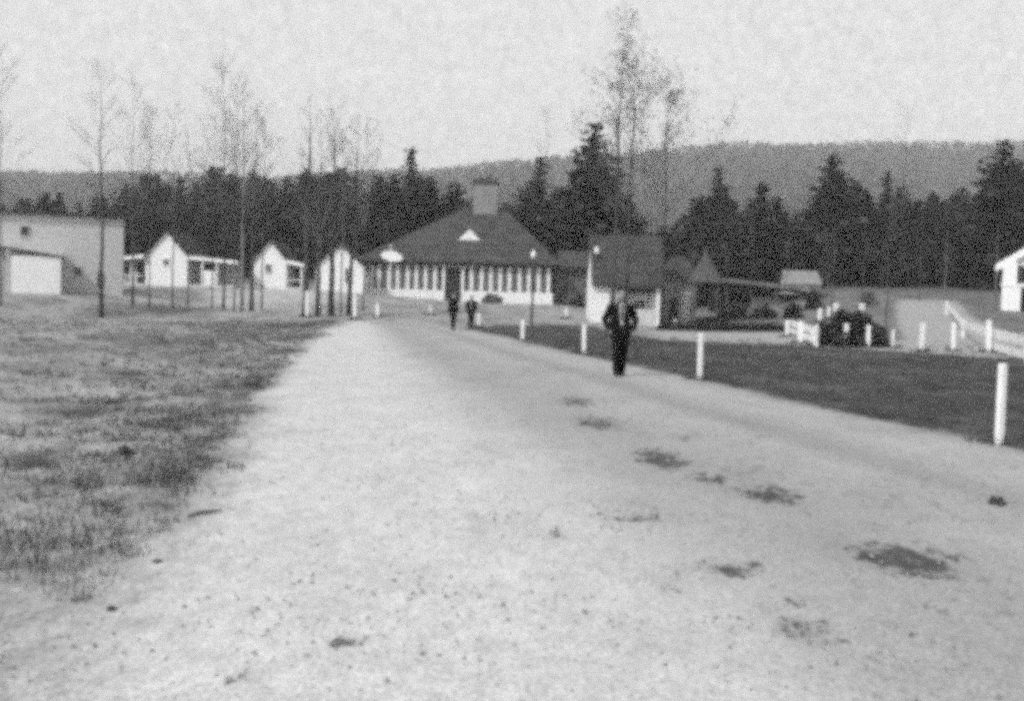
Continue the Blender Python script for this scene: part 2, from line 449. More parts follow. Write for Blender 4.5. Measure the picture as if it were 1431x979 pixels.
# ------------------------------------------------------------------ posts
POSTS = []
def make_post(c, h, r, label, group, lean=0.0):
    b = MB()
    def sq(z, q): return [(q, q, z), (-q, q, z), (-q, -q, z), (q, -q, z)]
    b.rings([sq(-.25, r * 1.03), sq(h * .5, r), sq(h - r * .35, r * .98), sq(h, r * .72)])
    o = b.build('post', M['post'], None, False, .006, loc=c); o.name = 'roadside_post'
    POSTS.append((c.x, c.y)); o.rotation_euler = (rnd.uniform(-.03, .03), lean + rnd.uniform(-.03, .03), rnd.uniform(-.3, .3))
    tag(o, label, 'post', group)
    return o
def post_px(px, top, foot, label, group, w=None, lean=0.0, Y=None):
    c = G(px, foot)
    h = (foot - top) * c.y / F
    return make_post(c, h, (w * .36 * c.y / F) if w else .05, label, group, lean)
RG = 'white posts along the right edge of the road'
post_px(1396, 507, 620, 'tall white wooden post at the right road edge, the nearest and largest of all', RG, 12.5)
post_px(977.5, 466, 530, 'white road edge post standing just right of the nearest walking man', RG, 8)
post_px(816, 453, 495, 'white road edge post standing just left of the nearest walking man', RG, 7.5)
post_px(729.5, 447, 475, 'white road edge post left of the foot of the tall lamp pole', RG, 6.5)
post_px(669, 438, 458, 'short white post right beside the far walker in the open jacket', RG, 5)
LG = 'white posts on the lawn before the long porch'
post_px(601, 426, 440, 'little white post on the lawn left of the two far walkers', LG, 5)
post_px(527, 424, 444, 'little white post on the lawn below the left end of the porch', LG, 6)
post_px(496, 411, 446, 'pale post at the top of the road, right of the bare tree clump', LG, 6)
post_px(429, 407, 443, 'white post standing against the left trunks of the bare tree clump', LG, 7)
post_px(791, 430, 446, 'little white post on the lawn before the dark wing of the lodge', LG, 4.5)
post_px(943.5, 445, 461, 'little white post in front of the dark hedge by the kiosk', LG, 5)
DG = 'white posts along the driveway'
for px, t, f, w, lb in [
    (1099.5, 447, 471, 6, 'white driveway post at the right end of the long dark hedge'),
    (1118, 449, 480, 10, 'thick white driveway post beside the hedge end post, with a paler chunky shape'),
    (1136, 462, 482, 9, 'stubby white driveway post left of the dark round bush'),
    (1156.5, 460, 483, 6, 'thin dim white driveway post at the left foot of the dark round bush'),
    (1181.5, 452, 485, 6.5, 'bright white post in front of the dark round bush, left one of the pair'),
    (1212.5, 454, 486, 7, 'bright white post in front of the dark round bush, right one of the pair'),
    (1247, 460, 486, 5, 'dim white post at the right edge of the dark round bush'),
    (1287.5, 451, 491, 7, 'white driveway post first in the open gap right of the dark round bush'),
    (1331.5, 451, 491, 7, 'white driveway post midway between dark round bush and rail fence'),
    (1380.5, 447, 493, 8, 'sturdy white driveway post touching the white rail fence'),
    (1145, 431, 450, 7, 'far white driveway post above the stubby one, up the slope'),
    (1157.5, 428, 446, 5, 'thin far white driveway post left of the two up the slope'),
    (1168, 424, 438, 8, 'stubby white driveway post up the slope behind the dark round bush, left one of two'),
    (1204, 424, 437, 9, 'stubby white driveway post up the slope behind the dark round bush, right one of two')]:
    post_px(px, t, f, lb, DG, w)

def pick_post():
    x, y = rnd.choice(POSTS); return x + rnd.gauss(0, .14), y + rnd.gauss(0, .12)
grass('weed_grass', M['blade_tuft'], 900, pick_post, .02, .11, 'dark weeds grown up around the feet of the white posts')

# white rail fence on the right
pA, pB, pC = G(1322, 440), G(1380, 490), G(1436, 508)
root = empty('rail_fence', pA)
def rail(a, b_, z0, z1, parent, org, name='rail'):
    d = (b_ - a); n = Vector((-d.y, d.x, 0)).normalized() * .025
    m = MB(); q = []
    for p in (a, b_):
        q.append([p - org + n + Vector((0, 0, z0)), p - org - n + Vector((0, 0, z0)), p - org - n + Vector((0, 0, z1)), p - org + n + Vector((0, 0, z1))])
    m.rings(q); m.build(name, M['post'], parent)
mid_ = pA.lerp(pB, .55); mid_.z = H(mid_.x, mid_.y)
for a, b_ in ((pA, mid_), (mid_, pB), (pB, pC)):
    rail(a, b_, .55, .86, root, pA)
for a, b_ in ((pB, pC),):
    rail(a, b_, .12, .36, root, pA)
for p in (pA, mid_, pC):
    m = MB(); m.box(-.07, .07, -.07, .07, -.2, .95); m.build('fence_post', M['post'], root, loc=p - pA)
tag(root, 'white board rail fence running down the right side of the driveway', 'fence')

qa, qb = G(1103, 466), G(1140, 484)
root = empty('board_fence', qa)
for z0_, z1_ in ((.10, .34), (.46, .74)): rail(qa, qb, z0_, z1_, root, qa, 'board')
m = MB(); m.box(-.06, .06, -.06, .06, -.2, .85); m.build('fence_post', M['post'], root, loc=qb - qa)
tag(root, 'short slanting white board fence between hedge end and dark round bush', 'fence')

# ------------------------------------------------------------------ lamp poles
def lamp_pole(px, foot, Y, top, label, r=.07):
    x, y, z = ray(px, foot); base = P(px, foot, Y); base.z = H(base.x, base.y)
    tp = P(px, top, Y); h = tp.z - base.z
    root = empty('lamp_pole', base)
    m = MB(); m.tube([(0, 0, -.3), (0, 0, h * .5), (0, 0, h - .55)], [r, r * .85, r * .7], 10); m.build('pole', M['pole'], root, True)
    m = MB(); m.tube([(0, 0, h - .62), (0, 0, h - .5)], [.07, .10], 10); m.build('collar', M['pole'], root)
    prof = [(.08, -.5), (.13, -.42), (.15, -.3), (.12, -.15), (.05, -.04), (.01, 0)]
    m = MB(); m.rings([[(q * math.cos(t), q * math.sin(t), h + z_) for t in [2 * math.pi * k / 12 for k in range(12)]] for q, z_ in prof])
    m.build('globe', M['globe'], root, True)
    tag(root, label, 'lamp post', 'lamp poles by the lodge')
lamp_pole(743, 456, 58, 349, 'dark lamp pole with a white globe standing before the porch of the lodge')
lamp_pole(831, 448, 63, 344, 'dark lamp pole with a white globe at the left corner of the white cottage')

# ------------------------------------------------------------------ building helpers (local frame: x right, y away, z up, front at y=0)
def window(parent, x0, x1, z0, z1, y=0.0, frame='white', pane='glass', t=.07, muntin=True, name='window'):
    m = MB()
    m.box(x0 - t, x1 + t, y - .05, y - .003, z1, z1 + t); m.box(x0 - t, x1 + t, y - .07, y - .003, z0 - t, z0)
    m.box(x0 - t, x0, y - .05, y - .003, z0, z1); m.box(x1, x1 + t, y - .05, y - .003, z0, z1)
    if muntin: m.box((x0 + x1) / 2 - .02, (x0 + x1) / 2 + .02, y - .04, y - .003, z0, z1)
    f = m.build(name, M[frame], parent)
    p = MB(); p.box(x0 + .001, x1 - .001, y - .025, y - .005, z0 + .001, z1 - .001); p.build('pane', M[pane], f)
    return f

def gable_roof(parent, x0, x1, ze, za, y0, y1, m, over=.25, t=.12, name='roof'):
    xm = (x0 + x1) / 2; s = (za - ze) / (xm - x0)
    xl, xr, zl = x0 - over, x1 + over, ze - over * s
    prof = [(xl, zl), (xm, za + .02), (xr, zl), (xr, zl + t), (xm, za + t + .05), (xl, zl + t)]
    b = MB(); b.prism(prof, y0 - over, y1 + over)
    return b.build(name, m, parent)

def cabin(px0, px1, apex_y, eave_y, base_y, Y, label, lw=0, rw=0, wy=None, win=None, rpat=None):
    a = P(px0, base_y, Y); c = P(px1, base_y, Y); W = c.x - a.x
    zb = H(a.x + W / 2, Y); k = Y / F
    ze = P((px0 + px1) / 2, eave_y, Y).z - zb; za = P((px0 + px1) / 2, apex_y, Y).z - zb
    root = empty('cabin', (a.x, Y, zb))
    D = 5.5
    b = MB(); b.prism([(0, -.4), (W, -.4), (W, ze), (W / 2, za), (0, ze)], 0, D); b.build('wall', M['clap'], root)
    gable_roof(root, 0, W, ze, za, 0, D, M['roof'], .22)
    if win:
        xa, xb, za_, zb_ = [v for v in win]
        window(root, (xa - px0) * k, (xb - px0) * k, (base_y - zb_) * k, (base_y - za_) * k)
    for side, w in ((-1, lw), (1, rw)):
        if not w: continue
        x0 = -w if side < 0 else W; x1 = x0 + w
        hi, lo = ze - .02, ze - .32
        zi, zo = (lo, hi) if side < 0 else (hi, lo)
        # porch roof slab and its white fascia
        b = MB(); e = .25 * side
        xs = (x0 + (e if side < 0 else .001), x1 + (e if side > 0 else -.001))
        b.prism([(xs[0], zi), (xs[1], zo), (xs[1], zo + .09), (xs[0], zi + .09)], -.35, D - .4); b.build('porch_roof', M['roof2'], root)
        b = MB(); b.prism([(xs[0], zi - .16), (xs[1], zo - .16), (xs[1], zo + .10), (xs[0], zi + .10)], -.39, -.352); b.build('fascia', M['white'], root)
        b = MB(); b.box(x0 + .02, x1 - .02, 2.4, 2.5, -.3, lo); b.build('back_wall', M['cream'], root)
        b = MB(); b.box(x0, x1, -.25, 2.4, -.3, .16); b.build('porch_floor', M['cream'], root)
        nx = x0 + .07 if side < 0 else x1 - .07
        cols = [nx] + ([x0 + w * .32, x0 + w * .62] if w > 2.8 else [])
        for q in cols:
            b = MB(); b.box(q - .06, q + .06, -.24, -.12, .16, lo - .002); b.build('porch_post', M['white'], root)
        dx = x0 + w * .18 if side > 0 else x0 + w * .3
        b = MB(); b.box(dx, dx + .8, 2.33, 2.397, .16, 1.75); b.build('door', M['door'], root)
        if w > 2.8:
            b = MB(); b.box(x0 + w * .36, x0 + w * .58, -.23, -.13, .16, 1.25); b.build('porch_panel', M['white'], root)
        else:
            b = MB(); b.box(x0 + .14, x1 - .14, -.22, -.16, .70, .78); b.build('porch_rail', M['white'], root)
    tag(root, label, 'cabin', 'row of white tourist cabins')
    return root
cabin(203, 262, 324, 358, 401, 80, 'white gabled cabin with porches on both sides, nearest the grey hut', 2.1, 3.7, win=(228, 236, 364, 372))
cabin(354, 400, 337, 364, 403, 82, 'white gabled cabin in the middle of the row, one porch on its right', 0, 1.3, win=(371, 379, 369, 381))
cabin(441, 508, 343, 372, 404, 82, 'white gabled cabin half hidden by the bare tree clump', 0, 0, win=(482, 491, 371, 391))

# grey flat hut on the left
Y = 60; k = Y / F
base = P(-34, 413, Y); rgt = P(158, 415, Y); zb = H(-22, Y)
W = rgt.x - base.x
hz = P(80, 299, Y).z - zb
root = empty('hut', (base.x, Y, zb), rad(20))
b = MB(); b.box(0, W, 0, 6, -.6, hz); b.build('wall', M['hut_wall'], root)
b = MB(); b.prism_x([(-.25, hz + .002), (6.3, hz + .30), (6.3, hz + .45), (-.25, hz + .14)], -.2, W + .2); b.build('roof', M['roof2'], root)
X = lambda px: (px + 34) * k
Z = lambda py: (414 - py) * k
window(root, X(93), X(102), Z(375), Z(364), 0, 'hut_wall', 'glass', .05, False)
window(root, X(23), X(34), Z(322), Z(309), 0, 'hut_wall', 'glass', .05, False)
b = MB(); b.box(X(124), X(132), -.05, -.003, Z(392), Z(371)); b.build('door', M['door'], root)
# lean-to in front with a white boarded front
b = MB(); b.box(X(15), X(78), -2.2, -2.1, -.4, Z(352)); b.build('boarded_front', M['white'], root)
b = MB(); b.box(X(78) - .1, X(78), -2.098, -.003, -.4, Z(356)); b.build('side_wall', M['cream'], root)
b = MB(); b.prism([(X(-20), Z(336)), (X(80), Z(350)), (X(80), Z(347)), (X(-20), Z(333))], -2.35, -.004); b.build('porch_roof', M['cream'], root)
for px in (-18, 12):
    b = MB(); b.box(X(px) - .06, X(px) + .06, -2.25, -2.12, -.4, Z(343)); b.build('porch_post', M['cream'], root)
tag(root, 'grey flat roofed hut with a bright white boarded front at the left', 'hut')

# ------------------------------------------------------------------ lodge with the long porch
Y = 85; k = Y / F
pl, pr = P(505, 416, Y), P(772, 423, Y)
zb = H(-4, Y) - .05; W = pr.x - pl.x
root = empty('lodge', (pl.x, Y, zb))
X = lambda px: (px - 505) * k
ze = P(640, 368, Y).z - zb
zk = .95
b = MB(); b.box(0, X(617), 0, .15, -1.2, zk); b.build('knee_wall', M['white'], root)
b = MB(); b.box(X(648), W, 0, .15, -1.2, zk); b.build('knee_wall', M['white'], root)
b = MB(); b.box(-.05, W + .05, -.02, .17, ze - .22, ze); b.build('frieze', M['dim_wall'], root)
b = MB(); b.box(.02, W - .02, 3.0, 3.2, -1.2, ze); b.build('inner_wall', M['dim_wall'], root)
cols = [508, 519, 529, 543, 555, 569, 581, 594, 607, 658, 672, 685, 698, 711, 725, 738, 751.5, 765.5]
for px in cols:
    b = MB(); b.box(X(px) - .135, X(px) + .135, .01, .14, zk + .002, ze - .222); b.build('pillar', M['white'], root)
cc = cols[:9] + [616] ; c2 = [650] + cols[9:]
for arr in (cc, c2):
    for a, c in zip(arr[:-1], arr[1:]):
        b = MB(); b.box(X(a) + .137, X(c) - .137, .06, .09, zk + .002, ze - .222); b.build('window', M['screen'], root)
m = MB(); m.box(X(617), X(621), -.05, .16, -1.2, ze - .3); m.box(X(644), X(648), -.05, .16, -1.2, ze - .3); m.box(X(613), X(652), -.08, .16, ze - .298, ze - .224)
fr = m.build('door_frame', M['white'], root)
b = MB(); b.box(X(621) + .002, X(644) - .002, .03, .08, -1.1, ze - .3); dr = b.build('door', M['door'], root)
b = MB(); b.box(X(641), X(642), .0, .028, .75, .9); b.build('handle', M['stone'], dr)
for px in (620, 645):                                               # porch step cheeks
    pass
b = MB(); b.box(X(614), X(651), -.9, -.055, -1.2, -.12); b.build('step', M['cream'], root)
# big hipped roof
za = P(690, 290, Y + 6).z - zb
e = .55
xl, xr, y0, y1 = -e, W + e, -e, 13
XR = lambda px, d: P(px, 290, Y + d).x - pl.x
r0, r1, ym = XR(654, 6), XR(704, 6), 6.0
zq = ze + .004
vs = [(xl, y0, zq), (xr, y0, zq), (xr, y1, zq), (xl, y1, zq), (r0, ym, za), (r1, ym, za), (xl, y0, zq + .14), (xr, y0, zq + .14), (xr, y1, zq + .14), (xl, y1, zq + .14)]
b = MB(); b.add(vs, [(0, 3, 2, 1), (0, 1, 7, 6), (1, 2, 8, 7), (2, 3, 9, 8), (3, 0, 6, 9), (6, 7, 5, 4), (7, 8, 5), (8, 9, 4, 5), (9, 6, 4)])
rf = b.build('roof', M['lodge_roof'], root)
# chimney
cx0, cx1 = XR(661, 5.1), XR(695, 5.1)
zt = P(680, 251, Y + 6.0).z - zb
b = MB(); b.box(cx0, cx1, 5.1, 6.5, za - 1.3, zt - .5)
ch = b.build('chimney', M['stone'], rf, False, .04)
b = MB(); b.box(cx0 - .09, cx1 + .09, 5.0, 6.6, zt - .498, zt); b.build('chimney_cap', M['stone_dark'], ch, False, .03)
for dx in (.3, 1.1):
    b = MB(); b.tube([(cx0 + dx + .3, 5.8, zt), (cx0 + dx + .3, 5.8, zt + .28)], [.17, .14], 10); b.build('flue', M['stone_dark'], ch)
# white louvred dormer triangle
sl = (za - ze - .14) / (ym + e)
yd = (P(657, 333, Y).z - zb - ze - .14) / sl - e - .1
zd = ze + .14 + sl * (yd + e) + .02
xa, xb = XR(641, yd), XR(673, yd)
hd = .95
b = MB(); b.add([(xa, yd, zd), (xb, yd, zd), ((xa + xb) / 2, yd, zd + hd), ((xa + xb) / 2, yd + hd / sl, zd + hd), (xa, yd + .1, zd), (xb, yd + .1, zd)],
                [(0, 1, 2), (0, 2, 3, 4), (2, 1, 5, 3), (0, 4, 5, 1), (4, 3, 5)])
dm = b.build('dormer', M['lodge_roof'], rf)
b = MB(); b.prism([(xa + .02, zd + .0), (xb - .02, zd), ((xa + xb) / 2, zd + hd - .03)], yd - .06, yd - .003); lv = b.build('louvre', M['white'], dm)
# dark wing on the right
wx0, wx1 = W + .003, X(822)
wz = P(795, 372, Y).z - zb
b = MB(); b.box(wx0, wx1, 1.2, 9, -1.4, wz); b.build('wing_wall', M['dim_wall'], root)
b = MB(); b.prism_x([(.6, wz + .002), (5.2, wz + 1.5), (9.8, wz + .002), (9.8, wz - .12), (.6, wz - .12)], wx0 + .55, wx1 + .45); b.build('wing_roof', M['lodge_roof'], root)
b = MB(); b.box(X(806), X(815), 1.13, 1.197, -1.0, 1.0); b.build('wing_door', M['door'], root)
window(root, X(783), X(793), .6, 1.5, 1.2, 'dim_wall', 'glass', .06)
tag(root, 'long low lodge with white porch pillars, huge hipped roof and stone chimney', 'lodge')

# oval sign at the lodge's left corner
bs = P(545, 420, 82); bs.z = H(bs.x, 82)
root = empty('oval_sign', bs)
zc = P(546, 358, 82).z - bs.z
b = MB(); b.box(-.05, .05, -.05, .05, -.2, zc + .95); b.build('pole', M['cream'], root)
b = MB()
pts = [(.85 * math.cos(t), .40 * math.sin(t)) for t in [2 * math.pi * i / 28 for i in range(28)]]
b.prism([(x * math.cos(-.16) - z * math.sin(-.16) + .08, x * math.sin(-.16) + z * math.cos(-.16) + zc) for x, z in pts], -.12, -.053)
b.build('board', M['white'], root)
tag(root, 'blank white oval board on a pole at the left corner of the lodge roof', 'sign')

# ------------------------------------------------------------------ white cottage behind the nearest man
Y = 62; k = Y / F
a = P(827, 452, Y); c = P(922, 455, Y); W = c.x - a.x; zb = min(H(a.x, Y), H(c.x, Y)) - .05
root = empty('cottage', (a.x, Y, zb))
X = lambda px: (px - 827) * k
ze = P(870, 394, Y).z - zb; za = P(880, 333, Y + 2.5).z - zb
b = MB(); b.prism_x([(0, -.3), (5, -.3), (5, ze), (2.5, za), (0, ze)], 0, X(851)); b.prism_x([(0.9, -.3), (5, -.3), (5, ze), (2.5, za), (.9, ze + (za - ze) * .36)], X(851) + .001, W); b.build('wall', M['clap'], root)
t = .12; o_ = .3; s = (za - ze) / 2.5
b = MB(); b.prism_x([(-o_, ze - o_ * s + .02), (2.5, za + .02), (5 + o_, ze - o_ * s + .02), (5 + o_, ze - o_ * s + t), (2.5, za + t + .03), (-o_, ze - o_ * s + t)], -.1, W + .25)
b.build('roof', M['roof2'], root)
b = MB(); b.box(X(856), X(861), 0, .12, -.3, ze - .02); b.build('porch_post', M['white'], root)
b = MB(); b.box(X(916), X(921), 0, .12, -.3, ze - .02); b.build('porch_post', M['white'], root)
b = MB(); b.box(X(862), X(915), 0, .1, ze - .62, ze - .06); b.build('porch_awning', M['roof2'], root)
b = MB(); b.box(X(863), X(877), .83, .897, -.1, 1.85); b.build('door', M['door'], root)
window(root, X(888), X(902), .9, 1.6, .9)
b = MB(); b.box(X(878), X(915), .01, .11, -.3, 1.05); b.build('porch_panel', M['cream'], root)
tag(root, 'small white cottage with steep grey roof behind the nearest walking man', 'cottage')

# dark roofed kiosk right of it
Y = 66; k = Y / F
a = P(929, 450, Y); c = P(970, 450, Y); W = c.x - a.x; zb = H(a.x, Y) - .05
root = empty('kiosk', (a.x, Y, zb))
ze = P(950, 386, Y).z - zb; za = P(950, 358, Y + 1.5).z - zb
b = MB(); b.box(0, W, 0, 3, -.3, ze); b.build('wall', M['grey_wall'], root)
b = MB(); b.add([(-.45, -.45, ze + .002), (W + .3, -.45, ze + .002), (W + .3, 3.4, ze + .002), (-.45, 3.4, ze + .002), (W * .3, 1.5, za), (W * .72, 1.5, za)], [(0, 3, 2, 1), (0, 1, 5, 4), (1, 2, 5), (2, 3, 4, 5), (3, 0, 4)])
b.build('roof', M['roof'], root)
b = MB(); b.box(6 * k, 17 * k, -.05, -.003, .1, 1.75); b.build('door', M['door'], root)
b = MB(); b.box(22 * k, 37 * k, -.06, -.003, .3, 2.2); b.build('notice_board', M['cream'], root)
tag(root, 'small kiosk with low dark hipped roof and black doorway beside the cottage', 'kiosk')

# pyramid roofed well house
Y = 63; k = Y / F
a = P(969, 452, Y); c = P(1003, 452, Y); W = c.x - a.x; zb = H(a.x, Y) - .05
root = empty('well_house', (a.x, Y, zb))
ze = P(985, 394, Y).z - zb; za = P(980, 347, Y + .7).z - zb
for (qx, qy) in ((.02, .02), (W - .12, .02), (.02, W - .12), (W - .12, W - .12)):
    b = MB(); b.box(qx, qx + .1, qy, qy + .1, -.3, ze); b.build('post', M['dim_wall'], root)
b = MB(); b.box(.13, W - .13, .05, W - .05, -.3, 1.0); b.build('curb_wall', M['stone'], root)
R = []
for t_, sc in ((0, 1.0), (.22, .74), (.5, .40), (.8, .15), (1, .05)):
    h = (W / 2 + .25) * sc
    R.append([(W / 2 + h, W / 2 + h, ze + (za - ze) * t_), (W / 2 - h, W / 2 + h, ze + (za - ze) * t_), (W / 2 - h, W / 2 - h, ze + (za - ze) * t_), (W / 2 + h, W / 2 - h, ze + (za - ze) * t_)])
b = MB(); b.rings(R); b.build('roof', M['well_roof'], root)
tag(root, 'little well house under a flared grey pyramid roof right of the kiosk', 'well house')

# long open shed with a pale sloping roof
Y = 88; k = Y / F
a = P(1012, 440, Y); zb = H(a.x + 3, Y)
root = empty('open_shed', (a.x, Y, zb), rad(8))
W = 9.2
z0 = P(1030, 391, Y).z - zb; z1 = P(1150, 406, Y).z - zb
b = MB(); b.prism([(-.2, z0 - .16), (W, z1 - .30), (W, z1 + .14), (-.2, z0 + .12)], -.5, 4.2); b.build('roof', M['shed_roof'], root)
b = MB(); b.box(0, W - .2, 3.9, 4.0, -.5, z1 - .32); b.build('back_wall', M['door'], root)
for q in (.05, 2.2, 4.4, 6.6, W - .3):
    zz = z0 + (z1 - z0) * q / W - .17 - .14 * q / W
    b = MB(); b.box(q, q + .13, -.2, -.07, -.5, zz); b.build('post', M['dim_wall'], root)
b = MB(); b.box(2.6, 5.4, .6, .8, -.3, .85); b.build('manger', M['stone'], root)
tag(root, 'long open shed with a grey roof sloping down to the right', 'shed')
Y = 96; k = Y / F
a = P(1100, 425, Y); zb = H(a.x + 1, Y)
root = empty('pale_hut', (a.x, Y, zb))
W = 44 * k; ze = P(1120, 395, Y).z - zb; za = P(1125, 380, Y + 1.5).z - zb
b = MB(); b.prism_x([(0, -.6), (3, -.6), (3, ze), (1.5, za), (0, ze)], 0, W); b.build('wall', M['cream'], root)
s = (za - ze) / 1.5
b = MB(); b.prism_x([(-.25, ze - .25 * s + .02), (1.5, za + .02), (3.25, ze - .25 * s + .02), (3.25, ze - .25 * s + .1), (1.5, za + .12), (-.25, ze - .25 * s + .1)], -.2, W + .2); b.build('roof', M['pale_roof'], root)
b = MB(); b.box(W * .55, W * .8, -.05, -.003, -.2, ze - .35); b.build('door', M['door'], root)
tag(root, 'small pale gabled hut at the foot of the pines behind the open shed', 'hut')

# white house on the far right edge
Y = G(1404, 434).y; k = Y / F
a = P(1399, 432, Y); zb = H(a.x, Y)
root = empty('white_house', (a.x, Y, zb), rad(-25))
W = 7.0; ze = P(1410, 362, Y).z - zb; za = ze + 2.3
b = MB(); b.prism([(0, -.6), (W, -.6), (W, ze), (W / 2, za), (0, ze)], 2.0, 9); b.build('wall', M['clap'], root)
gable_roof(root, 0, W, ze, za, 2.0, 9, M['roof2'], .4)
b = MB()
s = (za - ze) / (W / 2)
b.prism([(-.5, ze - .5 * s - .55), (W / 2, za - .55), (W + .5, ze - .5 * s - .55), (W + .5, ze - .5 * s), (W / 2, za), (-.5, ze - .5 * s)], 1.55, 1.597); b.build('bargeboard', M['white'], root)
zf = ze * .50
b = MB(); b.box(-.1, W, .3, 1.997, zf - .1, zf + .12); b.build('porch_deck', M['white'], root)
for q in (0, 2.2, 4.4, W - .3):
    b = MB(); b.box(q, q + .95, .35, .62, zf + .121, ze - .15); b.build('porch_post', M['white'], root)
    b = MB(); b.box(q, q + 1.25, .35, .7, -.6, zf - .101); b.build('porch_pier', M['white'], root)
b = MB(); b.box(.8, 1.9, 1.94, 1.997, zf + .15, ze - .4); b.build('door', M['door'], root)
window(root, 2.9, 3.9, zf + .7, zf + 1.5, 2.0)
b = MB(); b.box(1.0, 2.1, 1.94, 1.997, -.3, zf - .3); b.build('door', M['door'], root)
tag(root, 'white two storey gabled house with a double porch at the right edge', 'house')

# ------------------------------------------------------------------ foliage
def shrub_mesh(rx_, ry_, rz_, n, leaf, seed):
    r = random.Random(seed); b = MB()
    for _ in range(n):
        while True:
            v = Vector((r.uniform(-1, 1), r.uniform(-1, 1), r.uniform(-.15, 1)))
            l = v.length
            if l < 1 and r.random() < l * l * 1.2: break
        lump = .82 + .36 * mnoise.noise(v.normalized() * 2.3 + Vector((seed * 3.1, 0, 0)))
        c = Vector((v.x * rx_ * lump, v.y * ry_ * lump, v.z * rz_ * lump))
        d = Vector((r.gauss(0, 1), r.gauss(0, 1), r.gauss(0, 1))).normalized(); e_ = d.orthogonal().normalized() * leaf * r.uniform(.5, 1.2); d = d * leaf * r.uniform(.5, 1.2)
        b.add([c - d - e_ * .5, c + d * .2 - e_, c + d + e_ * .3, c + e_], [(0, 1, 2, 3)])
    return b
def shrub(px, foot, top, wpx, label, m='shrub', n=1400, leaf=.09, deep=.8, group=None, seed=1, Y=None, name='shrub', cat='bush'):
    c = G(px, foot) if Y is None else P(px, foot, Y)
    if Y is not None: c.z = H(c.x, Y)
    rz_ = (foot - top) * c.y / F; rx_ = wpx * c.y / F / 2
    root = empty(name, c)
    shrub_mesh(rx_, rx_ * deep, rz_, n, leaf, seed).build('foliage', M[m], root)
    b = MB(); r = random.Random(seed)
    for _ in range(6):
        a_ = r.uniform(0, 6.28); b.tube([(0, 0, -.1), (math.cos(a_) * rx_ * .25, math.sin(a_) * rx_ * .2, rz_ * .4), (math.cos(a_) * rx_ * .5, math.sin(a_) * rx_ * .4, rz_ * .7)], [.03, .02, .008], 5)
    b.build('stem', M['bark'], root)
    tag(root, label, cat, group)
shrub(1189, 484, 431, 112, 'big dark round bush behind the driveway posts', n=5200, leaf=.10, deep=.7, seed=3)
SG = 'low dark shrubs against the lodge'
shrub(783, 431, 421, 18, 'small dark shrub at the right end of the white porch wall', n=500, group=SG, seed=4, Y=83)
shrub(805, 432, 419, 30, 'wide dark shrub under the wing of the lodge', n=900, group=SG, seed=5, Y=83)
shrub(687, 428, 411, 34, 'pale rounded shrub against the porch wall right of the door', 'shrub_pale', 900, group=SG, seed=6, Y=83)
shrub(985, 461, 438, 46, 'dark rounded bush standing out of the long hedge below the well house', n=1500, deep=.6, seed=7)
shrub(1004, 445, 392, 34, 'tall dark evergreen shrub between well house and open shed', n=1800, deep=.8, seed=8, Y=72)
UG = 'undergrowth shrubs around the open shed'
for q, (px, ft, tp, w_, lb) in enumerate([
    (1030, 447, 418, 40, 'dark shrub under the left end of the open shed'),
    (1068, 446, 425, 44, 'wide dark shrub in front of the middle of the open shed'),
    (1108, 445, 420, 34, 'dark shrub between the open shed and the driveway posts'),
    (1212, 428, 404, 30, 'dark shrub up the slope above the bright driveway posts'),
    (1135, 432, 402, 26, 'small dark shrub at the right end of the open shed')]):
    shrub(px, ft, tp, w_, lb, 'shrub' if q != 3 else 'shrub_pale', 900, .13, group=UG, seed=40 + q)
# hedge: one low dark strip
pa, pb = G(922, 461), G(1094, 463)
root = empty('hedge', pa)
r = random.Random(9); b = MB()
for _ in range(5200):
    t_ = r.random(); c = (pb - pa) * t_ + Vector((r.gauss(0, .05), r.gauss(0, .22), abs(r.gauss(0, .17 + .06 * mnoise.noise((t_ * 9, 1, 0))))))
    c.z += H(pa.x + c.x, pa.y + c.y) - pa.z - c.z + c.z if False else 0
    d = Vector((r.gauss(0, 1), r.gauss(0, 1), r.gauss(0, 1))).normalized(); e_ = d.orthogonal().normalized() * .09; d = d * .1
    b.add([c - d - e_ * .5, c + d * .2 - e_, c + d + e_ * .3, c + e_], [(0, 1, 2, 3)])
b.build('foliage', M['shrub'], root)
tag(root, 'long low dark hedge beside the side drive right of the cottage', 'hedge')

# conifers
def conifer_crown(h, r0, seed, pine=False):
    r = random.Random(seed); b = MB()
    z = h * (.16 if pine else .06)
    while z < h * .985:
        f = z / h
        L = r0 * ((1 - f) ** (.72 if pine else .85)) * (.55 + .45 * min(1, f * 5)) + .12
        nb = 7 if f < .8 else 5
        off = r.uniform(0, 6.28)
        for i in range(nb):
            a = off + i * 2 * math.pi / nb + r.gauss(0, .25)
            l = L * r.uniform(.55, 1.18)
            rise = (.25 if pine else -.12) + r.gauss(0, .12)
            n = max(3, int(l * 6))
            for q in range(n):
                t_ = (q + r.random()) / n
                c = Vector((math.cos(a) * l * t_, math.sin(a) * l * t_, z + l * t_ * rise - (.0 if pine else .15 * t_ * t_ * l)))
                c += Vector((r.gauss(0, .14), r.gauss(0, .14), r.gauss(0, .12)))
                s_ = r.uniform(.26, .52) * (1.1 - .45 * f)
                d = Vector((math.cos(a) + r.gauss(0, .6), math.sin(a) + r.gauss(0, .6), r.gauss(0, .45))).normalized()
                e_ = d.cross(Vector((r.gauss(0, .5), r.gauss(0, .5), 1))).normalized() * s_ * .6
                d = d * s_
                b.add([c - d, c + e_, c + d, c - e_], [(0, 1, 2, 3)])
        z += h * r.uniform(.022, .036)
    return b
PROTO = []
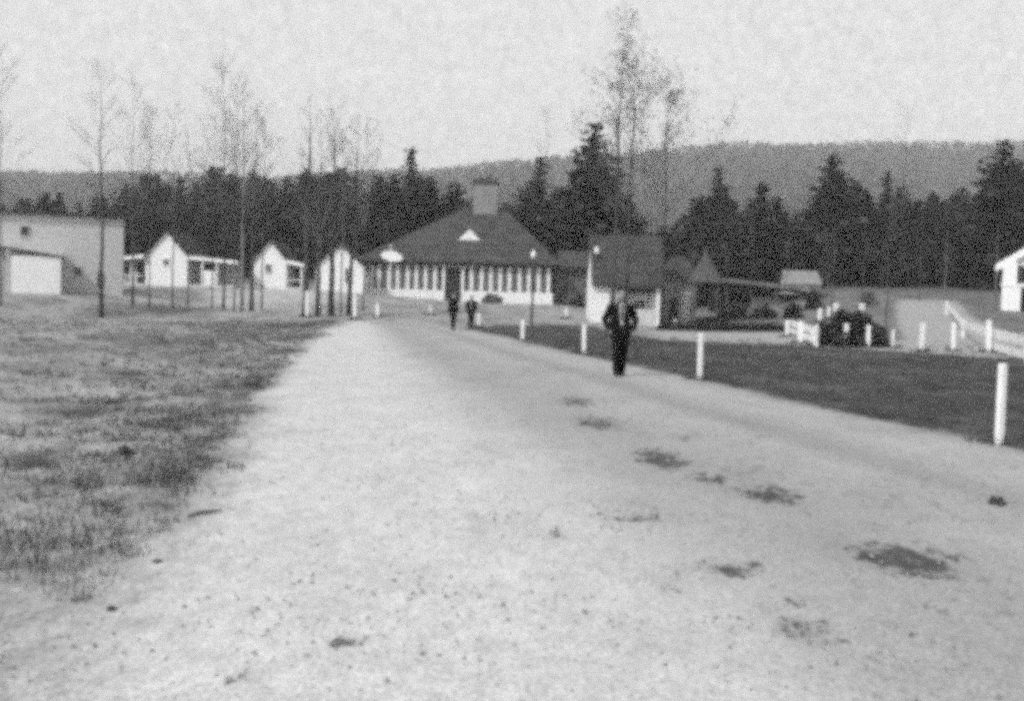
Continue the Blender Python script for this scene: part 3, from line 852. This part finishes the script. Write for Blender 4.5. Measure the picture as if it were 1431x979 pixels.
for i in range(7):
    pine = i in (1, 3, 5)
    mm = ['needle', 'needle2', 'needle3', 'needle', 'needle2', 'needle3', 'needle'][i]
    root = empty('pine_tree' if pine else 'spruce_tree', (0, 0, 0))
    conifer_crown(10, [2.9, 3.5, 2.7, 3.7, 2.5, 3.3, 3.2][i], 30 + i, pine).build('crown', M[mm], root)
    b = MB(); b.tube([(0, 0, -.6), (.05, 0, 4), (0, .03, 9.6)], [.2, .14, .02], 8); b.build('trunk', M['bark'], root, True)
    PROTO.append(root)
usedp = set()
def conifer(x, y, h, label, group, i, wid=1.0):
    if i in usedp: o = copy_tree(PROTO[i])
    else: o = PROTO[i]; usedp.add(i)
    o.location = (x, y, H(x, y) - .2); s = h / 10
    o.scale = (s * wid, s * wid, s); o.rotation_euler.z = rnd.uniform(0, 6.28)
    tag(o, label, 'tree', group); return o
TX = [-60, 0, 60, 150, 170, 200, 245, 262, 280, 320, 345, 380, 440, 500, 540, 575, 610, 650, 700, 730, 755, 785, 800, 830, 860, 885, 905, 950, 970, 1005, 1035, 1065, 1095, 1115, 1140, 1165, 1200, 1220, 1240, 1262, 1300, 1345, 1370, 1400, 1431, 1500]
TY = [285, 285, 275, 275, 262, 244, 240, 262, 240, 234, 236, 240, 236, 240, 245, 236, 246, 272, 285, 262, 250, 262, 255, 235, 262, 300, 320, 320, 270, 252, 292, 262, 290, 302, 262, 238, 270, 285, 262, 280, 268, 266, 250, 225, 240, 250]
FG = 'dark conifers of the wood behind the buildings'
def wood_label(px):
    if px < 160: return 'low dark conifer in the thin wood behind the grey hut'
    if px < 520: return 'dark conifer in the dense wood behind the white cabins'
    if px < 860: return 'dark conifer in the wood behind the roof of the lodge'
    if px < 1110: return 'dark conifer in the wood behind kiosk and open shed'
    return 'dark conifer in the wood above the driveway'
r = random.Random(77)
for row, (Yr, stp, hf) in enumerate(((102, 3.8, .80), (107, 3.0, .96), (113, 3.0, 1.0), (120, 3.2, 1.0), (128, 3.4, 1.0))):
    x = -66 - row * 3.0
    while x < 66 + row * 3:
        y = Yr + r.uniform(-3, 3)
        px = CX + x / y * F
        top = np.interp(px, TX, TY) + r.uniform(-9, 12)
        h = (P(px, top, y).z - H(x, y) + .2) * hf * (1 if r.random() > .2 else r.uniform(.78, .92))
        if px > 160 or row >= 2:
            if not (row == 0 and 690 > px > 520):
                conifer(x, y, max(h, 4), wood_label(px), FG, r.choice((0, 1, 3, 3, 5, 5, 6, 2)), r.uniform(1.05, 1.45))
        x += stp * r.uniform(.7, 1.3)
# the ones that stand out
for px, top, Y, i, wd, lb in [
    (575, 203, 108, 0, .8, 'tall pointed dark spruce left of the lodge chimney, breaking the skyline'),
    (755, 219, 104, 2, 1.0, 'broad pointed conifer right of the lodge chimney'),
    (832, 172, 100, 1, 1.0, 'tallest dark pine, beside the two high bare trees'),
    (1005, 230, 100, 0, .85, 'pointed spruce above the well house'),
    (1066, 252, 102, 4, 1.2, 'pointed spruce above the open shed, lower than its left neighbour'),
    (1165, 213, 100, 3, 1.0, 'broad tall pine above the dark round bush'),
    (1240, 240, 106, 2, .8, 'slim conifer between the broad pine and the right edge wood'),
    (1402, 196, 98, 1, .95, 'tall pine rising behind the white house at the right edge')]:
    p = P(px, top, Y); conifer(p.x, Y, p.z - H(p.x, Y) + .2, lb, None, i, wd)
for o in [PROTO[i] for i in range(7) if i not in usedp]: bpy.data.objects.remove(o)

# ------------------------------------------------------------------ bare trees
def bare_tree(px, foot, top, label, seed, Y=None, r0=.10, spread=.5, leaves=0, start=.35, lean=0.0, pale=False, fork=False, dens=1.0, group='thin bare trees by the road'):
    c = G(px, foot) if Y is None else P(px, foot, Y)
    c.z = H(c.x, c.y)
    h = P(px, top, c.y).z - c.z
    r = random.Random(seed); tr = MB(); br = MB(); lf = MB()
    root = empty('bare_tree', c)
    def limb(p, d, L, rad_, depth, out, n=4):
        pts, rs = [p.copy()], [rad_]
        nseg = 5 if depth < 2 else 3
        dd = d.normalized()
        for i in range(nseg):
            dd = (dd + Vector((r.gauss(0, .10), r.gauss(0, .10), r.gauss(.05, .07)))).normalized()
            p = p + dd * (L / nseg); pts.append(p.copy()); rs.append(max(rad_ * (1 - .85 * (i + 1) / nseg), .003))
        out.tube(pts, rs, n, False)
        if depth < 3:
            k_ = {1: 7, 2: 3}.get(depth, 4)
            for _ in range(max(2, int(k_ * dens))):
                t_ = r.uniform(.25, 1); i = min(int(t_ * nseg), nseg - 1)
                q = pts[i].lerp(pts[i + 1], t_ * nseg - i)
                nd = (dd + Vector((r.gauss(0, .6), r.gauss(0, .6), r.gauss(.25, .35)))).normalized()
                limb(q, nd, L * r.uniform(.3, .5), rs[i] * .55, depth + 1, br, 3)
        elif leaves:
            for _ in range(leaves):
                if r.random() < .5:
                    q = pts[-1] + Vector((r.gauss(0, .12), r.gauss(0, .12), r.gauss(0, .12)))
                    a_ = Vector((r.gauss(0, 1), r.gauss(0, 1), r.gauss(0, 1))).normalized() * .07; e_ = a_.orthogonal().normalized() * .05
                    lf.add([q - a_, q + e_, q + a_, q - e_], [(0, 1, 2, 3)])
    leaders = [(0, 0, 1.0)] if not fork else [(-.10, 0, 1.0), (.10, .02, .93)]
    for (fx, fy, hh) in leaders:
        H_ = h * hh; pts, rs = [], []
        for i in range(11):
            t_ = i / 10
            pts.append(Vector((fx * H_ * .6 * max(0, t_ - .15) + lean * H_ * t_ + r.gauss(0, .012) * H_ * t_ * .5 + fx * 2, r.gauss(0, .01) * H_ * .4, -.2 + (H_ + .2) * t_)))
            rs.append(max(r0 * (1 - t_) ** (.8 if leaves else 1.0), .008) * (1.25 if i == 0 else 1))
        tr.tube(pts, rs, 8, True)
        nb = int((20 if leaves else 26) * dens)
        for b_ in range(nb):
            t_ = start + (1 - start) * (b_ + r.random()) / nb
            i = min(int(t_ * 10), 9); q = pts[i].lerp(pts[i + 1], t_ * 10 - i)
            a_ = r.uniform(0, 6.28)
            up_ = .55 + .5 * t_
            L = H_ * spread * (.34 * (1.05 - t_) + .07) * r.uniform(.6, 1.3)
            limb(q, Vector((math.cos(a_), math.sin(a_), up_)), L * 1.2, max(rs[i] * .35, .008), 1, br)
    tr.build('trunk', M['bark_pale' if pale else 'bark'], root, True)
    cr_ = br.build('crown', M['twig'], root)
    if leaves: lf.build('leaves', M['leaf_dry'], cr_)
    tag(root, label, 'tree', group)
    return root
bt = bare_tree
bt(856, 452, 55, 'tallest bare tree with a few leaves, left one of the pair behind the man', 1, Y=54, r0=.13, spread=.8, leaves=5, start=.40, lean=.004)
bt(873, 452, 90, 'tall bare tree leaning right, right one of the pair behind the man', 2, Y=55, r0=.12, spread=.75, leaves=4, start=.42, lean=.012)
bt(924, 455, 150, 'bare tree with scattered dry leaves in front of the kiosk', 3, Y=57, r0=.09, spread=1.1, leaves=4, start=.5)
bt(757, 430, 150, 'faint thin bare tree behind the lodge, above the broad conifer', 4, Y=100, r0=.09, spread=.5)
bt(143, 416, 92, 'thin bare tree standing right against the corner of the grey hut', 5, Y=52, r0=.12, spread=.5, lean=-.012)
bt(186, 428, 112, 'thin bare tree between the grey hut and the nearest cabin', 6, r0=.08, spread=.6, lean=-.01)
bt(241, 430, 150, 'slender bare sapling in front of the gable of the first cabin', 7, r0=.055, spread=.5)
bt(262, 430, 190, 'slim dark sapling at the right corner of the first cabin', 8, r0=.05, spread=.35)
bt(312, 432, 95, 'bare tree with a full twiggy top before the middle of the cabin row', 9, r0=.085, spread=.75, dens=1.3)
bt(338, 435, 120, 'pale barked bare tree between the first and second cabin', 10, r0=.12, spread=.45, fork=False, pale=True)
bt(351, 435, 150, 'thick dark bare tree close right of the pale barked one', 11, r0=.13, spread=.4, lean=.012)
bt(427, 441, 140, 'bare tree with a dark upright crown, leftmost of the clump at the road top', 12, r0=.20, spread=.35, dens=1.2)
bt(444, 442, 190, 'short bare tree second in the clump at the road top', 13, r0=.16, spread=.45)
bt(463, 441, 148, 'tall bare tree in the middle of the clump at the road top', 14, r0=.19, spread=.6, dens=1.3)
bt(476, 440, 178, 'pale stemmed bare tree in the clump at the road top', 15, r0=.07, spread=.5, pale=True)
bt(487, 440, 165, 'bare tree leaning right, rightmost of the clump at the road top', 16, r0=.15, spread=.55, lean=.035)
bt(1, 420, 75, 'bare tree cut by the left edge of the picture before the hut', 17, Y=50, r0=.055, spread=.5)
bt(1256, 400, 152, 'faint bare treetop above the wood right of the broad pine', 18, Y=112, r0=.10, spread=.6)
bt(1162, 450, 300, 'thin bare sapling among the far driveway posts', 19, Y=62, r0=.05, spread=.35)
bt(1237, 470, 250, 'thin bare tree at the right side of the dark round bush', 20, Y=46, r0=.05, spread=.35)
bt(1319, 425, 330, 'pale slim sapling at the top of the driveway', 21, Y=92, r0=.07, spread=.4, pale=True)
bt(1390, 430, 320, 'pale slim sapling left of the white house', 22, Y=90, r0=.07, spread=.4, pale=True)

for px, ft, tp, sd, rr, lb in [
    (296, 431, 175, 31, .05, 'thin bare sapling left of the full twiggy tree before the cabins'),
    (327, 434, 130, 32, .06, 'thin bare tree between the twiggy tree and the pale barked one'),
    (366, 432, 160, 33, .06, 'thin bare tree in front of the gable of the second cabin'),
    (508, 436, 175, 37, .05, 'faint bare tree at the left end of the lodge porch'),
    (209, 428, 150, 38, .05, 'faint bare tree at the left eave of the first cabin')]:
    bt(px, ft, tp, lb, sd, r0=rr, spread=.6, dens=1.3)
for px, ft, tp, sd, rr, lb in [
    (905, 455, 250, 51, .06, 'dark bare trunk at the right corner of the white cottage'),
    (962, 452, 300, 52, .05, 'bare sapling between the kiosk and the well house'),
    (1048, 446, 300, 53, .05, 'bare sapling before the left half of the open shed'),
    (1096, 446, 320, 54, .045, 'bare sapling before the right half of the open shed'),
    (1147, 446, 300, 55, .06, 'bare dark sapling at the right end of the open shed'),
    (1205, 430, 310, 56, .05, 'bare sapling above the two driveway posts up the slope'),
    (1284, 420, 300, 57, .05, 'bare sapling at the left side of the driveway top')]:
    bt(px, ft, tp, lb, sd, r0=rr, spread=.5, dens=.8, group='bare saplings between cottage and driveway')
# ------------------------------------------------------------------ far woods on the hill: a mass nobody could count
r = random.Random(3); b = MB()
for _ in range(13000):
    y = 200 * (1150 / 200) ** (r.random() ** .7)
    x = r.uniform(-.66, .66) * y
    z = H(x, y); hh = r.uniform(3.5, 7); w = r.uniform(1.3, 2.6)
    for q in range(6):
        c = Vector((x + r.gauss(0, w * .4), y + r.gauss(0, w * .4), z + hh * r.uniform(.25, .95)))
        d = Vector((r.gauss(0, 1), r.gauss(0, 1), r.gauss(0, 1.2))).normalized() * w * r.uniform(.4, .9)
        e_ = d.orthogonal().normalized() * w * r.uniform(.25, .6)
        b.add([c - d, c + e_, c + d, c - e_], [(0, 1, 2, 3)])
o = b.build('far_woods', M['woods']); tag(o, 'bare woods covering the long hill behind the village', 'woods', kind='stuff')

# ------------------------------------------------------------------ people
DG_ = None
def finish(mb, name, m, parent, voxel, smooth_it=4):
    o = mb.build(name, m, None)
    md = o.modifiers.new('r', 'REMESH'); md.mode = 'VOXEL'; md.voxel_size = voxel
    s = o.modifiers.new('s', 'SMOOTH'); s.factor = .5; s.iterations = smooth_it
    dg = bpy.context.evaluated_depsgraph_get(); dg.update()
    me = bpy.data.meshes.new_from_object(o.evaluated_get(dg))
    old = o.data; o.modifiers.clear(); o.data = me; bpy.data.meshes.remove(old)
    me.name = name
    me.polygons.foreach_set('use_smooth', [True] * len(me.polygons))
    if not me.materials: me.materials.append(m)
    o.parent = parent
    return o

def ell(cx, cy, z, a, b_, n=20):
    return [(cx + a * math.cos(2 * math.pi * i / n), cy + b_ * math.sin(2 * math.pi * i / n), z) for i in range(n)]

def person(loc, h, yaw, label, stride=.10, elbows=.33, slim=1.0, pockets=True, coat='coat', open_front=True, hem=.78, vox=.011):
    """local frame: faces -y, 1.75 m tall before scaling"""
    root = empty('person', loc, yaw); s = h / 1.75; root.scale = (s, s, s)
    L1, L2 = -stride, stride
    hip = lambda sd: Vector((.09 * sd, 0, .90))
    def leg(sd):
        f = L1 if sd < 0 else L2
        return [hip(sd), Vector((.085 * sd, f * .55 - .03, .50)), Vector((.075 * sd, f + (.05 if f > 0 else 0), .09))]
    def arm(sd):
        e = Vector((elbows * sd * slim, .07, 1.13))
        w = Vector((.215 * sd * slim, -.075, .93)) if pockets else Vector((.27 * sd * slim, -.10 * sd - .03, .87))
        return [Vector((.175 * sd * slim, .01, 1.405)), e, w]
    # one continuous body: torso, limbs, neck, head, hands
    B = MB()
    B.rings([ell(0, 0, z, a * slim, b_) for z, a, b_ in [(.84, .14, .09), (.95, .155, .10), (1.08, .135, .092), (1.25, .155, .105), (1.38, .17, .095), (1.45, .09, .07), (1.50, .055, .06), (1.56, .055, .062)]])
    B.rings([ell(0, y, z, a, b_) for z, a, b_, y in [(1.515, .035, .045, -.02), (1.535, .055, .075, -.018), (1.57, .066, .088, -.012), (1.62, .073, .098, -.003), (1.67, .075, .10, .004), (1.71, .066, .088, .006), (1.738, .042, .058, .006), (1.75, .015, .02, .006)]])
    B.tube([(0, -.095, 1.645), (0, -.118, 1.605), (0, -.10, 1.598)], [.008, .016, .012], 8)     # nose
    B.tube([(-.024, -.092, 1.573), (0, -.100, 1.572), (.024, -.092, 1.573)], [.006, .009, .006], 6)  # mouth
    B.tube([(-.05, -.083, 1.655), (0, -.098, 1.66), (.05, -.083, 1.655)], [.008, .010, .008], 6)  # brow
    for sd in (-1, 1):
        B.tube([(.074 * sd, .0, 1.59), (.084 * sd, .012, 1.62), (.078 * sd, .012, 1.65)], [.010, .015, .009], 6)
        a, e, w = arm(sd)
        B.tube([a, a.lerp(e, .5), e, e.lerp(w, .5), w], [.055, .05, .042, .036, .028], 10)
        d = (w - e).normalized(); sdv = Vector((0, 1, 0)).cross(d).normalized(); fw = d.cross(sdv)
        palm = w + d * .09
        B.tube([w, w + d * .045, palm], [.026, .022, .02], 8, True, [.03, .042, .04])
        for q, (off, ln) in enumerate(((-.030, .065), (-.010, .078), (.011, .074), (.031, .058))):
            p0 = palm - d * .015 + Vector((0, 1, 0)) * off
            p1 = p0 + d * ln * .55; p2 = p1 + (d * .75 - Vector((sd * .6, 0, 0))) * ln * .5
            B.tube([p0, p1, p2], [.0105, .0095, .008], 7)
        t0 = w + d * .025 + Vector((0, -.03, 0)); t1 = t0 + d * .035 + Vector((0, -.028, 0)); B.tube([t0, t1, t1 + d * .035], [.013, .011, .009], 7)
        g = leg(sd)
        B.tube([g[0], g[0].lerp(g[1], .5), g[1], g[1].lerp(g[2], .4), g[2]], [.085, .07, .052, .05, .036], 12)
        B.tube([g[2] + Vector((0, .05, -.045)), g[2] + Vector((0, -.05, -.05)), g[2] + Vector((0, -.14, -.065))], [.035, .04, .03], 8)
    finish(B, 'body', M['skin'], root, vox * .8, 3)
    # hair
    Hh = MB()
    Hh.rings([ell(0, y, z, a, b_) for z, a, b_, y in [(1.60, .074, .06, .05), (1.65, .081, .082, .032), (1.69, .081, .096, .014), (1.725, .066, .082, .012), (1.752, .04, .05, .012), (1.763, .012, .016, .012)]])
    finish(Hh, 'hair', M['hair'], root, .008, 2)
    # jacket with sleeves
    C = MB()
    C.rings([ell(0, 0, z, a * slim, b_, 24) for z, a, b_ in [(hem, .205, .145), (.88, .20, .14), (1.0, .185, .13), (1.10, .178, .125), (1.25, .195, .135), (1.36, .205, .125), (1.42, .165, .10), (1.465, .085, .08), (1.50, .075, .078)]])
    for sd in (-1, 1):
        a, e, w = arm(sd)
        C.tube([a + Vector((-.04 * sd, 0, .0)), a, a.lerp(e, .5), e, e.lerp(w, .5), w + (w - e).normalized() * .01], [.08, .085, .076, .07, .06, .052], 12)
        if pockets: C.tube([Vector((.15 * sd * slim, -.10, .96)), Vector((.16 * sd * slim, -.115, .88)), Vector((.15 * sd * slim, -.11, .82))], [.05, .06, .045], 10)
    finish(C, 'jacket', M[coat], root, vox, 4)
    # shirt front and tie showing between the lapels
    if open_front:
        S = MB()
        S.prism([(-.052, 1.475), (-.055, 1.30), (-.022, 1.02), (.03, 1.02), (.06, 1.30), (.052, 1.475)], -.150, -.07)
        finish(S, 'shirt', M['shirt'], root, .009, 3)
        T = MB(); T.prism([(-.018, 1.455), (-.026, 1.16), (0, 1.10), (.026, 1.16), (.018, 1.455)], -.162, -.14); T.build('tie', M['coat2'], root)
    # trousers
    Tm = MB()
    Tm.rings([ell(0, 0, z, a, b_) for z, a, b_ in [(.80, .165, .12), (.90, .172, .12), (1.02, .155, .11)]])
    for sd in (-1, 1):
        g = leg(sd)
        Tm.tube([g[0] + Vector((0, 0, .03)), g[0].lerp(g[1], .5), g[1], g[1].lerp(g[2], .5), g[2] + Vector((0, 0, -.02))], [.10, .094, .08, .078, .074], 14)
    finish(Tm, 'trousers', M['trouser'], root, vox, 4)
    for sd in (-1, 1):
        g = leg(sd)
        q = MB(); q.tube([g[2] + Vector((0, .075, -.045)), g[2] + Vector((0, .02, -.035)), g[2] + Vector((0, -.08, -.05)), g[2] + Vector((0, -.17, -.06)), g[2] + Vector((0, -.20, -.065))], [.035, .046, .05, .042, .02], 12, True, [.045, .055, .04, .03, .018])
        q.build('shoe', M['shoe'], root, True)
    tag(root, label, 'person', 'people walking on the road')
    return root
pm = G(865, 525)
person(pm, 1.76, rad(4), 'man in a dark open jacket and trousers walking up the road, nearest walker', .09, .285, 1.12)
pw = G(658, 459)
person(pw, 1.66, rad(-4), 'far walker in a dark open jacket with pale shirt before the lodge', .06, .275, 1.05, True, 'coat2', True)
pw = G(633, 461)
person(pw, 1.70, rad(25), 'far walker all in dark clothes before the dark lodge door', .12, .24, .82, False, 'coat', False, .70)

# ------------------------------------------------------------------ haze
b = MB(); b.box(-1400, 1400, -30, 1560, -3, 190)
hz_m = bpy.data.materials.new('haze'); hz_m.use_nodes = True
N = hz_m.node_tree.nodes; N.remove(N['Principled BSDF'])
pv = N.new('ShaderNodeVolumePrincipled'); pv.inputs['Density'].default_value = .00055; pv.inputs['Color'].default_value = (.9, .9, .9, 1)
hz_m.node_tree.links.new(pv.outputs[0], N['Material Output'].inputs['Volume'])
o = b.build('haze', hz_m); o['kind'] = 'stuff'

# ------------------------------------------------------------------ light
ELEV = rad(42); S = Vector((-.62, -.60, 0)).normalized() * math.cos(ELEV) + Vector((0, 0, math.sin(ELEV)))
sl_ = bpy.data.lights.new('sun', 'SUN'); sl_.energy = 2.4; sl_.angle = rad(6); sl_.color = (1, 1, 1)
so = bpy.data.objects.new('sun', sl_); COL.objects.link(so); so.rotation_euler = (-S).to_track_quat('-Z', 'Y').to_euler()
so.location = (-40, -40, 60)
w = bpy.data.worlds.new('World'); SC.world = w; w.use_nodes = True
N, L = w.node_tree.nodes, w.node_tree.links
bg = N['Background']
sky = N.new('ShaderNodeTexSky'); sky.sky_type = 'NISHITA'; sky.sun_disc = False
sky.sun_elevation = ELEV; sky.sun_rotation = math.atan2(S.x, S.y); sky.air_density = 1.0; sky.dust_density = 4.0; sky.ozone_density = 1.0
bw = N.new('ShaderNodeRGBToBW'); L.new(sky.outputs[0], bw.inputs[0])
pw_ = N.new('ShaderNodeMath'); pw_.operation = 'POWER'; pw_.inputs[1].default_value = .12; L.new(bw.outputs[0], pw_.inputs[0])
tc = N.new('ShaderNodeTexCoord')
n1 = N.new('ShaderNodeTexNoise'); n1.inputs['Scale'].default_value = 115; n1.inputs['Detail'].default_value = 6; n1.inputs['Roughness'].default_value = .85
L.new(tc.outputs['Generated'], n1.inputs['Vector'])
mr = N.new('ShaderNodeMapRange'); mr.inputs['From Min'].default_value = .3; mr.inputs['From Max'].default_value = .7
mr.inputs['To Min'].default_value = 4.2; mr.inputs['To Max'].default_value = 7.0
L.new(n1.outputs['Fac'], mr.inputs['Value'])
mu = N.new('ShaderNodeMath'); mu.operation = 'MULTIPLY'; L.new(pw_.outputs[0], mu.inputs[0]); L.new(mr.outputs[0], mu.inputs[1])
L.new(mu.outputs[0], bg.inputs['Color']); bg.inputs['Strength'].default_value = .10

# ------------------------------------------------------------------ camera and render
cam = bpy.data.cameras.new('camera'); co = bpy.data.objects.new('camera', cam); COL.objects.link(co)
cam.sensor_width = 36; cam.lens = 36 * F / 1431; cam.clip_end = 4000; cam.clip_start = .05
co.location = (0, 0, CAM_H)
from mathutils import Matrix
fw = Vector((0, math.cos(PITCH), -math.sin(PITCH))); right = Vector((1, 0, 0)); up = right.cross(fw)
c_, s_ = math.cos(ROLL), math.sin(ROLL)
R_ = right * c_ + up * s_; U_ = up * c_ - right * s_
mtx = Matrix((R_, U_, -fw)).transposed().to_4x4(); mtx.translation = co.location
co.matrix_world = mtx
SC.camera = co
SC.view_settings.view_transform = 'Standard'; SC.view_settings.look = 'None'
SC.view_settings.exposure = 0.38; SC.view_settings.gamma = 1.0
SC.render.engine = 'CYCLES'
cy = SC.cycles
cy.sample_clamp_indirect = 1.0; cy.max_bounces = 5; cy.diffuse_bounces = 2; cy.volume_bounces = 1; cy.transparent_max_bounces = 4
cy.use_denoising = False
cy.use_adaptive_sampling = True; cy.adaptive_threshold = 1.0; cy.adaptive_min_samples = 14
cy.pixel_filter_type = 'BLACKMAN_HARRIS'; cy.filter_width = 5.4
